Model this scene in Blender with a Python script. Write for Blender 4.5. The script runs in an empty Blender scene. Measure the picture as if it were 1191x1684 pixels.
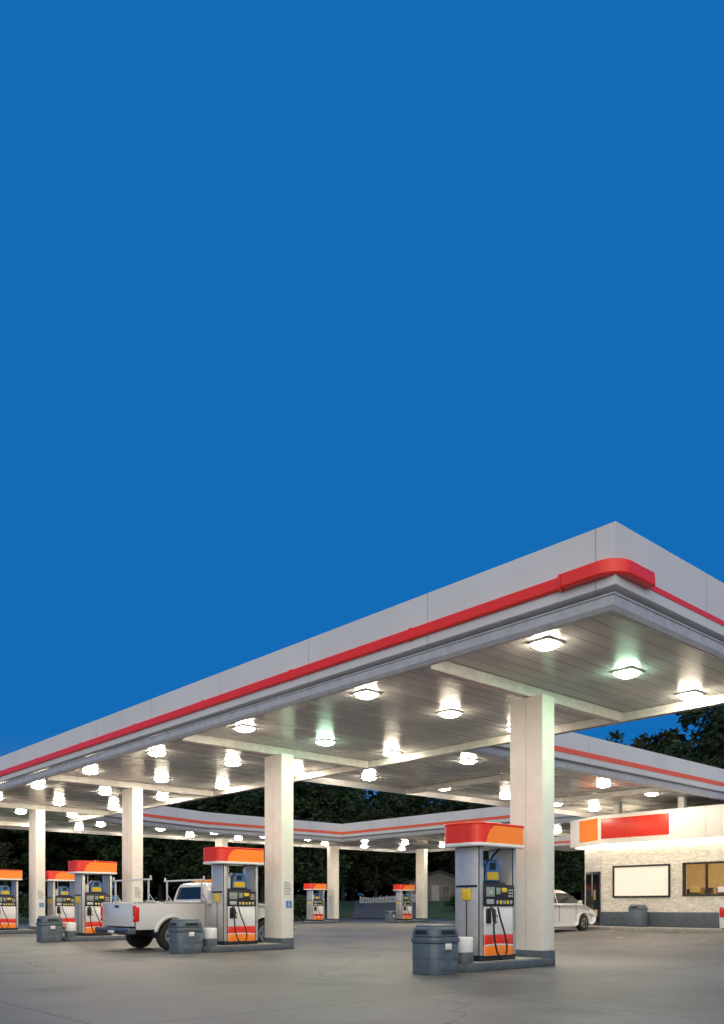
import bpy, bmesh, math, random
from mathutils import Vector, Matrix
random.seed(7)
S = bpy.context.scene
COL = S.collection
R = math.radians
ZOOM = (1, 595.5, 842)

# ------------------------------------------------------------------ materials
def mat(name, color, rough=.5, metal=0., emis=None, es=0., var=.12, scale=6., bump=0., bscale=40., spec=.5, coat=0.):
    m = bpy.data.materials.new(name); m.use_nodes = True
    nt = m.node_tree; N = nt.nodes; L = nt.links
    b = N['Principled BSDF']
    b.inputs['Roughness'].default_value = rough
    b.inputs['Metallic'].default_value = metal
    b.inputs['Specular IOR Level'].default_value = spec
    b.inputs['Coat Weight'].default_value = coat
    tc = N.new('ShaderNodeTexCoord')
    n = N.new('ShaderNodeTexNoise'); n.inputs['Scale'].default_value = scale; n.inputs['Detail'].default_value = 5
    L.new(tc.outputs['Object'], n.inputs['Vector'])
    r = N.new('ShaderNodeValToRGB')
    r.color_ramp.elements[0].position = .3; r.color_ramp.elements[1].position = .7
    r.color_ramp.elements[0].color = tuple(c*(1-var) for c in color)+(1,)
    r.color_ramp.elements[1].color = tuple(min(1, c*(1+var)) for c in color)+(1,)
    L.new(n.outputs['Fac'], r.inputs['Fac']); L.new(r.outputs['Color'], b.inputs['Base Color'])
    if emis:
        b.inputs['Emission Color'].default_value = tuple(emis)+(1,)
        b.inputs['Emission Strength'].default_value = es
    if bump:
        n2 = N.new('ShaderNodeTexNoise'); n2.inputs['Scale'].default_value = bscale; n2.inputs['Detail'].default_value = 4
        L.new(tc.outputs['Object'], n2.inputs['Vector'])
        bp = N.new('ShaderNodeBump'); bp.inputs['Strength'].default_value = bump; bp.inputs['Distance'].default_value = .02
        L.new(n2.outputs['Fac'], bp.inputs['Height']); L.new(bp.outputs['Normal'], b.inputs['Normal'])
    m['nodes'] = 1
    return m

def mth(nt, op, a, b=None, c=None):
    n = nt.nodes.new('ShaderNodeMath'); n.operation = op
    for i, v in enumerate((a, b, c)):
        if v is None: continue
        if isinstance(v, (int, float)): n.inputs[i].default_value = v
        else: nt.links.new(v, n.inputs[i])
    return n.outputs[0]

def seam_mat(name, color, period, width, axes, rough, dark=.45, var=.05, plank=0., metal=0., gridoff=0.):
    m = mat(name, color, rough, metal, var=var, scale=.8)
    nt = m.node_tree; N = nt.nodes; L = nt.links
    b = N['Principled BSDF']
    src = b.inputs['Base Color'].links[0].from_socket
    tc = [x for x in N if x.bl_idname == 'ShaderNodeTexCoord'][0]
    sp = N.new('ShaderNodeSeparateXYZ'); L.new(tc.outputs['Object'], sp.inputs[0])
    masks = []
    for a in axes:
        v = mth(nt, 'DIVIDE', sp.outputs[a], period)
        f = mth(nt, 'FRACT', mth(nt, 'ADD', v, gridoff))
        masks.append(mth(nt, 'LESS_THAN', f, width))
        if plank:
            w = N.new('ShaderNodeTexWhiteNoise'); w.noise_dimensions = '1D'
            L.new(mth(nt, 'FLOOR', v), w.inputs['W'])
            fac = mth(nt, 'MULTIPLY_ADD', w.outputs['Value'], plank, 1-plank/2)
            mx = N.new('ShaderNodeVectorMath'); mx.operation = 'SCALE'
            L.new(src, mx.inputs[0]); L.new(fac, mx.inputs['Scale']); src = mx.outputs[0]
            L.new(mth(nt, 'MULTIPLY_ADD', w.outputs['Value'], .14, rough-.07), b.inputs['Roughness'])
    mk = masks[0]
    for k in masks[1:]: mk = mth(nt, 'MAXIMUM', mk, k)
    mx = N.new('ShaderNodeVectorMath'); mx.operation = 'SCALE'
    L.new(src, mx.inputs[0]); L.new(mth(nt, 'MULTIPLY_ADD', mk, dark-1, 1.), mx.inputs['Scale'])
    L.new(mx.outputs[0], b.inputs['Base Color'])
    bp = N.new('ShaderNodeBump'); bp.inputs['Strength'].default_value = .6; bp.inputs['Distance'].default_value = .01
    L.new(mth(nt, 'SUBTRACT', 1., mk), bp.inputs['Height']); L.new(bp.outputs['Normal'], b.inputs['Normal'])
    return m

M_fascia = seam_mat('fascia_paint', (.68, .68, .68), 3.05, .005, (0, 1), .45, dark=.6)
M_ceil = seam_mat('ceiling_panels', (.44, .435, .435), .30, .07, (1,), .25, dark=.3, plank=.18)
M_gutter = mat('gutter_metal', (.54, .54, .55), .4, .1)
M_beam = mat('beam_paint', (.60, .585, .56), .45)
M_column = mat('column_paint', (.78, .75, .69), .5, var=.06, scale=2.5, bump=.05)
M_roof = mat('roof_membrane', (.3, .3, .3), .8)
M_red = mat('red_plastic', (.95, .035, .018), .35, coat=.1, var=.04)
M_orange_stripe = mat('orange_red_stripe', (.90, .14, .06), .4, var=.06)
M_bluegrey = mat('bluegrey_paint', (.075, .095, .115), .5, var=.2, bump=.1)
M_bin = mat('bin_plastic', (.09, .12, .15), .45, var=.12, bump=.05)
M_dark = mat('dark_plastic', (.018, .018, .02), .4)
M_rubber = mat('rubber', (.015, .015, .016), .75, bump=.2)
M_steel = mat('brushed_steel', (.62, .60, .57), .34, .5, var=.08, scale=9)
M_white = mat('white_paint', (.78, .78, .78), .4, var=.05)
M_orange = mat('orange_panel', (.90, .22, .02), .35, var=.05, emis=(.85, .2, .02), es=.14)
M_redp = mat('red_panel', (.70, .035, .018), .35, var=.05, emis=(.75, .035, .01), es=.10)
M_yellow = mat('yellow_plastic', (.80, .55, .03), .4)
M_blue = mat('blue_sticker', (.04, .18, .45), .4)
M_paper = mat('paper_notice', (.75, .74, .70), .7)
M_ink = mat('printed_ink', (.08, .08, .09), .7)
M_screen = mat('lcd_screen', (.20, .24, .20), .2, emis=(.3, .38, .32), es=.15)
M_kerb = mat('kerb_concrete', (.30, .29, .27), .85, var=.2, bump=.3)
M_carwhite = mat('car_paint_white', (.66, .66, .66), .22, coat=.8, var=.02)
M_glass = mat('dark_glass', (.012, .015, .018), .08, spec=.6)
M_chrome = mat('chrome', (.6, .6, .6), .15, 1.)
M_rim = mat('alloy_rim', (.45, .45, .46), .3, .8)
M_tail = mat('tail_light', (.5, .015, .01), .2, emis=(.8, .03, .02), es=.12)
M_headl = mat('head_light', (.7, .7, .72), .1, coat=1)
M_amber = mat('amber_lens', (.8, .3, .02), .2)
M_lensw = mat('lamp_lens_warm', (.9, .9, .9), .3, emis=(1, .86, .65), es=150)
M_lensg = mat('lamp_lens_green', (.9, .9, .9), .3, emis=(.58, 1, .66), es=115)
M_housing = mat('lamp_housing', (.7, .7, .68), .4, .1)
M_lit = mat('lit_panel', (.8, .74, .66), .5, emis=(1, .84, .68), es=.3, var=.03)
M_signband = mat('sign_band', (.80, .76, .70), .4, emis=(1, .84, .64), es=.2, var=.04)
M_house = mat('house_siding', (.13, .125, .12), .8)
M_housetrim = mat('house_trim', (.3, .3, .3), .7)
M_houseroof = mat('house_shingles', (.05, .047, .047), .9)
M_fence = mat('fence_paint', (.55, .56, .58), .6)
M_bark = mat('bark', (.04, .032, .025), .9, var=.4, bump=.8, bscale=12)
M_interior = mat('interior_wall', (.5, .38, .2), .6, emis=(1, .65, .25), es=.14)
M_glow = mat('neon_tube', (.9, .9, .8), .3, emis=(1, .87, .66), es=7.)
M_wares = [mat('shelf_wares_'+n, c, .6) for n, c in (('amber', (.45, .28, .08)), ('brown', (.2, .12, .06)), ('olive', (.2, .22, .07)), ('red', (.4, .05, .03)), ('cream', (.5, .44, .3)), ('dark', (.05, .05, .05)))]

def leafmat(name, c, es=0):
    m = mat(name, c, .7, var=.6, scale=.7, spec=.15); return m
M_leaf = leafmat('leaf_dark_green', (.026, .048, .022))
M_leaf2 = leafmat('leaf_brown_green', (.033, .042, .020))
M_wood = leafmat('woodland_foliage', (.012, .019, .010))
M_grass = mat('grass', (.035, .07, .018), .9, var=.5, scale=.5, bump=.8, bscale=6)
M_asphalt = mat('asphalt', (.09, .09, .095), .85, var=.25, scale=1.)

def stone_mat():
    m = mat('stacked_stone', (.52, .48, .42), .85, var=.2, scale=3)
    nt = m.node_tree; N = nt.nodes; L = nt.links; b = N['Principled BSDF']
    tc = [x for x in N if x.bl_idname == 'ShaderNodeTexCoord'][0]
    sp = N.new('ShaderNodeSeparateXYZ'); L.new(tc.outputs['Object'], sp.inputs[0])
    cb = N.new('ShaderNodeCombineXYZ')
    L.new(mth(nt, 'SUBTRACT', sp.outputs[1], sp.outputs[0]), cb.inputs[0]); L.new(sp.outputs[2], cb.inputs[1])
    vo = N.new('ShaderNodeTexVoronoi'); vo.feature = 'F1'; vo.inputs['Scale'].default_value = 1
    nz = N.new('ShaderNodeTexNoise'); nz.inputs['Scale'].default_value = 7; nz.inputs['Detail'].default_value = 4
    L.new(tc.outputs['Object'], nz.inputs['Vector'])
    va = N.new('ShaderNodeVectorMath'); va.operation = 'MULTIPLY'
    L.new(cb.outputs[0], va.inputs[0]); va.inputs[1].default_value = (6.5, 19, 1)
    L.new(va.outputs[0], vo.inputs['Vector'])
    ve = N.new('ShaderNodeTexVoronoi'); ve.feature = 'DISTANCE_TO_EDGE'; L.new(va.outputs[0], ve.inputs['Vector']); ve.inputs['Scale'].default_value = 1
    sc = N.new('ShaderNodeSeparateColor'); L.new(vo.outputs['Color'], sc.inputs[0])
    rp = N.new('ShaderNodeValToRGB'); rp.color_ramp.elements[0].color = (.68, .62, .52, 1); rp.color_ramp.elements[1].color = (.86, .82, .73, 1)
    L.new(sc.outputs[0], rp.inputs['Fac'])
    ed = N.new('ShaderNodeMapRange'); ed.inputs['From Min'].default_value = 0; ed.inputs['From Max'].default_value = .09; ed.inputs['To Min'].default_value = .75
    L.new(ve.outputs['Distance'], ed.inputs['Value'])
    k = N.new('ShaderNodeVectorMath'); k.operation = 'SCALE'; L.new(rp.outputs['Color'], k.inputs[0]); L.new(ed.outputs[0], k.inputs['Scale'])
    L.new(k.outputs[0], b.inputs['Base Color'])
    bp = N.new('ShaderNodeBump'); bp.inputs['Strength'].default_value = .8; bp.inputs['Distance'].default_value = .025
    L.new(mth(nt, 'ADD', mth(nt, 'ADD', ed.outputs[0], mth(nt, 'MULTIPLY', sc.outputs[1], .8)), nz.outputs['Fac']), bp.inputs['Height']); L.new(bp.outputs['Normal'], b.inputs['Normal'])
    return m
M_stone = stone_mat()

def ground_mat():
    m = bpy.data.materials.new('forecourt_concrete'); m.use_nodes = True
    nt = m.node_tree; N = nt.nodes; L = nt.links; b = N['Principled BSDF']
    tc = N.new('ShaderNodeTexCoord')
    def noise(s, d=6, r=.6):
        n = N.new('ShaderNodeTexNoise'); n.inputs['Scale'].default_value = s; n.inputs['Detail'].default_value = d
        n.inputs['Roughness'].default_value = r; L.new(tc.outputs['Object'], n.inputs['Vector']); return n
    n1 = noise(.16); n2 = noise(1.3); n3 = noise(22, 3)
    f = mth(nt, 'ADD', mth(nt, 'MULTIPLY', n1.outputs['Fac'], .55), mth(nt, 'ADD', mth(nt, 'MULTIPLY', n2.outputs['Fac'], .40), mth(nt, 'MULTIPLY', n3.outputs['Fac'], .25)))
    r = N.new('ShaderNodeValToRGB'); r.color_ramp.elements[0].position = .46; r.color_ramp.elements[1].position = .74
    r.color_ramp.elements[0].color = (.050, .051, .053, 1); r.color_ramp.elements[1].color = (.195, .190, .182, 1)
    L.new(f, r.inputs['Fac'])
    sp = N.new('ShaderNodeSeparateXYZ'); L.new(tc.outputs['Object'], sp.inputs[0])
    wob = mth(nt, 'MULTIPLY', mth(nt, 'SUBTRACT', n2.outputs['Fac'], .5), .06)
    def line(sock, per, off, w):
        v = mth(nt, 'FRACT', mth(nt, 'DIVIDE', mth(nt, 'ADD', mth(nt, 'ADD', sock, wob), off), per))
        return mth(nt, 'LESS_THAN', v, w/per)
    j = mth(nt, 'MAXIMUM', line(sp.outputs[0], 4.6, 1.3, .04), line(sp.outputs[1], 4.0, .9, .04))
    vo = N.new('ShaderNodeTexVoronoi'); vo.feature = 'DISTANCE_TO_EDGE'; vo.inputs['Scale'].default_value = .13
    vm = N.new('ShaderNodeVectorMath'); vm.operation = 'MULTIPLY_ADD'
    L.new(n2.outputs['Color'], vm.inputs[0]); vm.inputs[1].default_value = (.9, .9, 0); L.new(tc.outputs['Object'], vm.inputs[2])
    L.new(vm.outputs[0], vo.inputs['Vector'])
    cr = mth(nt, 'LESS_THAN', vo.outputs['Distance'], .0024)
    jj = mth(nt, 'MAXIMUM', j, mth(nt, 'MULTIPLY', cr, .9))
    vs = N.new('ShaderNodeTexVoronoi'); vs.inputs['Scale'].default_value = .55; L.new(vm.outputs[0], vs.inputs['Vector'])
    mr = N.new('ShaderNodeMapRange'); mr.inputs['From Min'].default_value = .08; mr.inputs['From Max'].default_value = .32
    mr.inputs['To Min'].default_value = .6; mr.inputs['To Max'].default_value = 1
    L.new(vs.outputs['Distance'], mr.inputs['Value'])
    k = mth(nt, 'MULTIPLY', mth(nt, 'MULTIPLY_ADD', jj, -.6, 1.), mr.outputs[0])
    sc = N.new('ShaderNodeVectorMath'); sc.operation = 'SCALE'; L.new(r.outputs['Color'], sc.inputs[0]); L.new(k, sc.inputs['Scale'])
    L.new(sc.outputs[0], b.inputs['Base Color'])
    L.new(mth(nt, 'MULTIPLY_ADD', n2.outputs['Fac'], .35, .36), b.inputs['Roughness'])
    bp = N.new('ShaderNodeBump'); bp.inputs['Strength'].default_value = .4; bp.inputs['Distance'].default_value = .012
    L.new(mth(nt, 'SUBTRACT', n3.outputs['Fac'], jj), bp.inputs['Height']); L.new(bp.outputs['Normal'], b.inputs['Normal'])
    return m
M_concrete = ground_mat()

# ------------------------------------------------------------------ builder
class MB:
    def __init__(s): s.bm = bmesh.new(); s.ms = []
    def mi(s, m):
        if m not in s.ms: s.ms.append(m)
        return s.ms.index(m)
    def _fin(s, vs, fs, m, bev, seg=2):
        i = s.mi(m)
        for f in fs: f.material_index = i
        bmesh.ops.recalc_face_normals(s.bm, faces=fs)
        if bev:
            es = set()
            for f in fs:
                for e in f.edges: es.add(e)
            es = [e for e in es if len(e.link_faces) == 2 and e.calc_face_angle(0) > .5]
            bmesh.ops.bevel(s.bm, geom=es, offset=bev, segments=seg, affect='EDGES', profile=.5, clamp_overlap=True)
    def box(s, x0, x1, y0, y1, z0, z1, m, bev=0, seg=2):
        return s.prism([(x0, y0), (x1, y0), (x1, y1), (x0, y1)], 'z', z0, z1, m, bev, seg)
    def prism(s, pts, ax, a0, a1, m, bev=0, seg=2, top=None):
        def P(p, a):
            if ax == 'z': return (p[0], p[1], a)
            if ax == 'y': return (p[0], a, p[1])
            return (a, p[0], p[1])
        A = [s.bm.verts.new(P(p, a0)) for p in pts]
        Bv = [s.bm.verts.new(P(p, a1)) for p in (top or pts)]
        n = len(pts); fs = [s.bm.faces.new(A[::-1]), s.bm.faces.new(Bv)]
        for i in range(n): fs.append(s.bm.faces.new((A[i], A[(i+1) % n], Bv[(i+1) % n], Bv[i])))
        s._fin(A+Bv, fs, m, bev, seg); return s
    def cyl(s, c, r, h, m, ax='z', seg=24, r2=None, bev=0):
        r2 = r if r2 is None else r2
        c = Vector(c)
        p = [(math.cos(2*math.pi*i/seg), math.sin(2*math.pi*i/seg)) for i in range(seg)]
        off = {'z': (c.x, c.y, c.z), 'y': (c.x, c.z, c.y), 'x': (c.y, c.z, c.x)}[ax]
        s.prism([(off[0]+a*r, off[1]+b*r) for a, b in p], ax, off[2], off[2]+h, m, bev, 2, top=[(off[0]+a*r2, off[1]+b*r2) for a, b in p])
        return s
    def quad(s, pts, m):
        f = s.bm.faces.new([s.bm.verts.new(p) for p in pts]); f.material_index = s.mi(m); return s
    def loft(s, secs, m):
        rings = [[s.bm.verts.new(p) for p in r] for r in secs]; i = s.mi(m); n = len(secs[0])
        for a, b in zip(rings, rings[1:]):
            for k in range(n):
                f = s.bm.faces.new((a[k], a[(k+1) % n], b[(k+1) % n], b[k])); f.material_index = i
        for rg in (rings[0][::-1], rings[-1]):
            f = s.bm.faces.new(rg); f.material_index = i
        return s
    def tube(s, pts, r, m, seg=8):
        pts = [Vector(p) for p in pts]; rings = []; i = s.mi(m)
        rr = r if isinstance(r, (list, tuple)) else [r]*len(pts)
        for k, p in enumerate(pts):
            d = (pts[min(k+1, len(pts)-1)]-pts[max(k-1, 0)]).normalized()
            a = d.cross(Vector((0, 0, 1)) if abs(d.z) < .9 else Vector((1, 0, 0))).normalized(); b = d.cross(a)
            rings.append([s.bm.verts.new(p+rr[k]*(a*math.cos(t*2*math.pi/seg)+b*math.sin(t*2*math.pi/seg))) for t in range(seg)])
        fs = []
        for k in range(len(pts)-1):
            for t in range(seg):
                fs.append(s.bm.faces.new((rings[k][t], rings[k][(t+1) % seg], rings[k+1][(t+1) % seg], rings[k+1][t])))
        fs.append(s.bm.faces.new(rings[0][::-1])); fs.append(s.bm.faces.new(rings[-1]))
        for f in fs: f.material_index = i
        return s
    def sweep(s, path, prof, closed, m, cap=True):
        n = len(path); i = s.mi(m); rings = []
        def nr(a, b):
            d = Vector((b[0]-a[0], b[1]-a[1])).normalized(); return Vector((d.y, -d.x))
        for k in range(n):
            if closed: n1 = nr(path[k-1], path[k]); n2 = nr(path[k], path[(k+1) % n])
            else:
                n1 = nr(path[max(k-1, 0)], path[max(k, 1)]); n2 = nr(path[min(k, n-2)], path[min(k+1, n-1)])
            mi = (n1+n2)/(1+n1.dot(n2))
            rings.append([s.bm.verts.new((path[k][0]+mi.x*o, path[k][1]+mi.y*o, z)) for o, z in prof])
        for k in range(n if closed else n-1):
            a = rings[k]; b = rings[(k+1) % n]
            for j in range(len(prof)-1):
                f = s.bm.faces.new((a[j], b[j], b[j+1], a[j+1])); f.material_index = i
        if cap and not closed:
            for rg in (rings[0], rings[-1]):
                f = s.bm.faces.new(rg); f.material_index = i
        return s
    def obj(s, name, parent=None, loc=(0, 0, 0), rot=0, smooth=True, **kw):
        bmesh.ops.recalc_face_normals(s.bm, faces=s.bm.faces)
        me = bpy.data.meshes.new(name); s.bm.to_mesh(me); s.bm.free()
        for m in s.ms: me.materials.append(m)
        if smooth:
            me.polygons.foreach_set('use_smooth', [True]*len(me.polygons))
            me.set_sharp_from_angle(angle=R(38))
        o = bpy.data.objects.new(name, me); COL.objects.link(o)
        o.location = loc; o.rotation_euler = (0, 0, rot)
        if parent: o.parent = parent
        for k, v in kw.items(): o[k] = v
        return o

def empty(name, loc=(0, 0, 0), rot=0, parent=None, **kw):
    o = bpy.data.objects.new(name, None); COL.objects.link(o); o.location = loc; o.rotation_euler = (0, 0, rot)
    o.empty_display_size = .2
    if parent: o.parent = parent
    for k, v in kw.items(): o[k] = v
    return o

def dup(src, loc, rot=None, scale=None, **kw):
    def rec(o, par):
        c = o.copy(); COL.objects.link(c)
        if par: c.parent = par
        for ch in o.children: rec(ch, c)
        return c
    kids = src.children
    c = src.copy(); COL.objects.link(c)
    for ch in kids: rec(ch, c)
    c.location = loc
    if rot is not None: c.rotation_euler = (0, 0, rot)
    if scale: c.scale = scale
    for k, v in kw.items(): c[k] = v
    return c

def text_mesh(txt, size, m, name, parent, loc, rot):
    cu = bpy.data.curves.new(name, 'FONT'); cu.body = txt; cu.size = size; cu.align_x = 'CENTER'; cu.extrude = .001
    t = bpy.data.objects.new('tmp_text', cu); COL.objects.link(t)
    bpy.context.view_layer.update()
    me = bpy.data.meshes.new_from_object(t.evaluated_get(bpy.context.evaluated_depsgraph_get()))
    bpy.data.objects.remove(t)
    me.materials.clear(); me.materials.append(m)
    o = bpy.data.objects.new(name, me); COL.objects.link(o); o.parent = parent; o.location = loc; o.rotation_euler = rot
    return o

# ------------------------------------------------------------------ terrain
def ss(a, b, x):
    t = max(0., min(1., (x-a)/(b-a))); return t*t*(3-2*t)
def gz(x, y):
    rise = .17*ss(20, 27.5, x)*ss(27, 20, y)*ss(58, 45, x)
    e = max(x-52, y-57, 0.)
    hill = 1.7*ss(0, 17, e)
    return rise+hill

def grid(name, xs, ys, zf, m, **kw):
    vs = [(x, y, zf(x, y)) for y in ys for x in xs]; n = len(xs); fs = []
    for j in range(len(ys)-1):
        for i in range(n-1): fs.append((j*n+i, j*n+i+1, (j+1)*n+i+1, (j+1)*n+i))
    me = bpy.data.meshes.new(name); me.from_pydata(vs, [], fs); me.materials.append(m)
    me.polygons.foreach_set('use_smooth', [True]*len(me.polygons))
    o = bpy.data.objects.new(name, me); COL.objects.link(o)
    for k, v in kw.items(): o[k] = v
    return o
gx = [-900, -400, -200, -100, -60]+[i*4 for i in range(-10, 31)]+[130, 160, 220, 400, 900]
def groundz(x, y):
    z = gz(x, y)
    if x < 52.5 and y < 57.5: z -= .12
    return z
grid('ground', gx, gx, groundz, M_grass, kind='structure')
grid('pavement', [i*1.0 for i in range(-45, 53)], [i*1.0 for i in range(-45, 58)], lambda x, y: gz(x, y), M_concrete, kind='structure')
mb = MB()
ctr = [(49+1.1*t, 51+1.2*t) for t in range(0, 44)]
for k in range(len(ctr)-1):
    a = ctr[k]; b = ctr[k+1]; w = 3.2
    def q(c, s_): 
        x = c[0]+s_*w*.737; y = c[1]-s_*w*.675; return (x, y, gz(x, y)+.06)
    mb.quad([q(a, -1), q(a, 1), q(b, 1), q(b, -1)], M_asphalt)
bmesh.ops.remove_doubles(mb.bm, verts=mb.bm.verts, dist=.01)
mb.obj('road', kind='structure')

# ------------------------------------------------------------------ canopy
OUT = [(9.67, 5.81), (16.1, 5.81), (16.1, 13.7), (44, 13.7), (44, 43.5), (9.67, 43.5)]
HOLE = [(16.1, 20.7), (16.1, 36.2), (23.5, 38.4), (33, 38.4), (33, 20.7)]
can = empty('gas_station_canopy', (9.67, 5.81, 0), label='large white flat gas station canopy with red stripe', category='canopy')
CO = (-9.67, -5.81, 0)
def canobj(mb, name, **kw):
    o = mb.obj(name, parent=can, loc=CO, **kw); return o
prof = [(-.35, 6.0), (-.3, 6.09), (0, 6.09), (0, 5.28), (-.03, 5.26), (-.35, 5.26)]
mb = MB(); mb.sweep(OUT, prof, True, M_fascia); mb.sweep(HOLE, prof, True, M_fascia); canobj(mb, 'fascia')
gut = [(-.16, 5.255), (-.16, 5.215), (-.055, 5.21), (-.055, 5.19), (-.075, 5.18), (-.085, 5.06), (-.125, 5.0), (-.20, 5.0), (-.22, 5.20)]
mb = MB(); mb.sweep(OUT, gut, True, M_gutter); mb.sweep(HOLE, gut, True, M_gutter); canobj(mb, 'gutter', smooth=False)
mb = MB()
e = .1
def slab(z, m, mb):
    for x0, x1, y0, y1 in ((9.77, 16.0, 5.91, 43.4), (16.0, 43.9, 13.8, 20.6), (33.1, 43.9, 20.6, 43.4), (16.0, 33.1, 38.5, 43.4)):
        mb.quad([(x0, y0, z), (x1, y0, z), (x1, y1, z), (x0, y1, z)], m)
    mb.quad([(16.0, 36.3, z), (23.5, 38.5, z), (16.0, 38.5, z)], m)
slab(5.185, M_ceil, mb); canobj(mb, 'ceiling')
mb = MB(); slab(5.98, M_roof, mb); canobj(mb, 'roof')
mb = MB(); bp_ = [(0.002, 5.605), (.045, 5.60), (.06, 5.585), (.06, 5.44), (.045, 5.425), (.002, 5.42)]
mb.sweep([(9.67, 43.3), (9.67, 6.55)], bp_, False, M_red)
y = 9.5
while y < 43:
    mb.sweep([(9.67, y+.03), (9.67, y-.03)], [(0.002, 5.615), (.055, 5.61), (.072, 5.59), (.072, 5.435), (.055, 5.415), (.002, 5.41)], False, M_red); y += 3.2
canobj(mb, 'bumper_stripe')
mb = MB()
path = [(9.645, 6.56), (9.645, 6.1)]+[(9.885-.24*math.cos(t*math.pi/16), 6.025-.24*math.sin(t*math.pi/16)) for t in range(0, 9)]+[(10.2, 5.785), (10.46, 5.785)]
mb.sweep(path, [(-.02, 5.615), (.075, 5.61), (.09, 5.595), (.10, 5.43), (.08, 5.405), (-.02, 5.40)], False, M_red)
mb.sweep([(9.67, 6.63), (9.67, 6.58)], [(0.002, 5.62), (.09, 5.615), (.105, 5.59), (.105, 5.425), (.09, 5.395), (.002, 5.39)], False, M_red)
mb.prism([(9.64, 6.5), (9.65, 6.0), (9.70, 5.85), (9.82, 5.79), (10.4, 5.79), (10.4, 5.80), (9.66, 5.80), (9.66, 6.5)], 'z', 5.41, 5.61, M_red)
canobj(mb, 'corner_bumper')
fl = [(0.002, 5.50), (.012, 5.50), (.012, 5.425), (.002, 5.425)]
mb = MB(); mb.sweep([(10.47, 5.81), (16.1, 5.81), (16.1, 13.7)], fl, False, M_red)
fl2 = [(0.002, 5.60), (.012, 5.60), (.012, 5.45), (.002, 5.45)]
mb.sweep([(16.12, 13.7), (44, 13.7), (44, 43.5), (9.69, 43.5)], fl2, False, M_orange_stripe)
mb.sweep(HOLE, fl2, True, M_orange_stripe); canobj(mb, 'painted_stripe')
colY = [9.07, 17.02, 25.15, 33.45, 41.0]
for yy in colY:
    mb = MB(); mb.box(9.95, 15.85, yy+.28, yy+.46, 4.98, 5.18, M_beam, .01); canobj(mb, 'beam')
mb = MB(); mb.box(15.86, 16.02, 6.1, 38.0, 5.0, 5.18, M_beam, .01); canobj(mb, 'beam')
for xx in (20.5, 26.5, 32.8):
    mb = MB(); mb.box(xx, xx+.16, 14.0, 20.4, 5.0, 5.18, M_beam, .01); canobj(mb, 'beam')
for yy in (27., 34.):
    mb = MB(); mb.box(33.3, 43.7, yy, yy+.16, 5.0, 5.18, M_beam, .01); canobj(mb, 'beam')

# ------------------------------------------------------------------ canopy lights
def light_obj(lens, **kw):
    r = empty('canopy_light', (0, 0, 0), **kw)
    mb = MB(); mb.prism([(-.20, -.20), (.20, -.20), (.20, .20), (-.20, .20)], 'z', -.035, 0, M_housing, .006, top=[(-.24, -.24), (.24, -.24), (.24, .24), (-.24, .24)])
    mb.obj('housing', r)
    mb = MB()
    o = .06
    def oc(h): return [(-h+o, -h), (h-o, -h), (h, -h+o), (h, h-o), (h-o, h), (-h+o, h), (-h, h-o), (-h, -h+o)]
    mb.loft([[(x, y_, z) for x, y_ in oc(h)] for h, z in ((.185, -.036), (.175, -.06), (.13, -.092), (.08, -.104))], lens)
    mb.obj('lens', r)
    return r
LW = light_obj(M_lensw, label='square glowing warm white ceiling light under canopy', category='light', group='lights under the canopy')
LG = light_obj(M_lensg, label='square ceiling light with greenish glow under canopy', category='light', group='lights under the canopy')
pos = []
for k in range(9):
    for i_, xx in enumerate((10.74, 13.12, 15.40)): pos.append((xx, 7.66+4.12*k, 1 if (k in (0, 2, 7) and i_ == 1) else 0))
for xx in (17.8, 21.3, 24.7, 27.9):
    for yy in (15.3, 19.4): pos.append((xx, yy, 0))
for xx in (30.6, 33.6): pos.append((xx, 19.4, 0))
for xx in (34.7, 38.2, 41.8):
    for k in range(6): pos.append((xx, 22.6+3.9*k, 1 if (k == 3 and xx == 38.2) else 0))
for xx in (18.2, 21.5, 24.8, 28.1, 31.4):
    for yy in (39.7, 42.3): pos.append((xx, yy, 0))
fw = fg = True
for x_, y_, g in pos:
    src = LG if g else LW
    if g and fg: LG.location = (x_, y_, 5.185); fg = False
    elif (not g) and fw: LW.location = (x_, y_, 5.185); fw = False
    else: dup(src, (x_, y_, 5.185))

# ------------------------------------------------------------------ columns
def column(name='canopy_column', **kw):
    r = empty(name, **kw)
    mb = MB(); mb.box(0, .38, 0, .74, .28, 4.975, M_column, .012)
    mb.box(-.004, .384, .36, .372, .29, 4.97, M_gutter)
    mb.obj('shaft', r)
    mb = MB(); mb.box(-.012, .392, -.012, .752, 0, .28, M_bluegrey, .012); mb.obj('base', r)
    mb = MB(); mb.box(.05, .33, -.006, 0.001, 1.35, 1.75, M_paper)
    for k in range(9): mb.box(.07, .31-.03*(k % 3), -.009, -.006, 1.39+.038*k, 1.402+.038*k, M_ink)
    mb.obj('notice', r)
    mb = MB(); mb.box(.14, .32, -.006, 0.001, 1.05, 1.23, M_blue)
    mb.cyl((.23, -.009, 1.195), .014, .003, M_paper, 'y', 12); mb.box(.22, .235, -.009, -.006, 1.12, 1.175, M_paper); mb.box(.235, .275, -.009, -.006, 1.115, 1.128, M_paper)
    mb.tube([(.225+.035*math.cos(t*.5+1.6), -.008, 1.11+.035*math.sin(t*.5+1.6)) for t in range(10)], .004, M_paper, 5)
    mb.obj('sticker', r)
    return r
CL = column(loc=(12.61, colY[0], 0), label='rectangular white canopy column with bluegrey base', category='column', group='canopy columns')
C2 = dup(CL, (12.61, colY[1], 0), label='rectangular white canopy column with paper notices and blue sticker')
for nm in list(CL.children):
    if nm.name.startswith(('notice', 'sticker')): bpy.data.objects.remove(nm)
dup(C2, (12.61, colY[2], 0)); dup(C2, (12.61, colY[3], 0))
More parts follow.
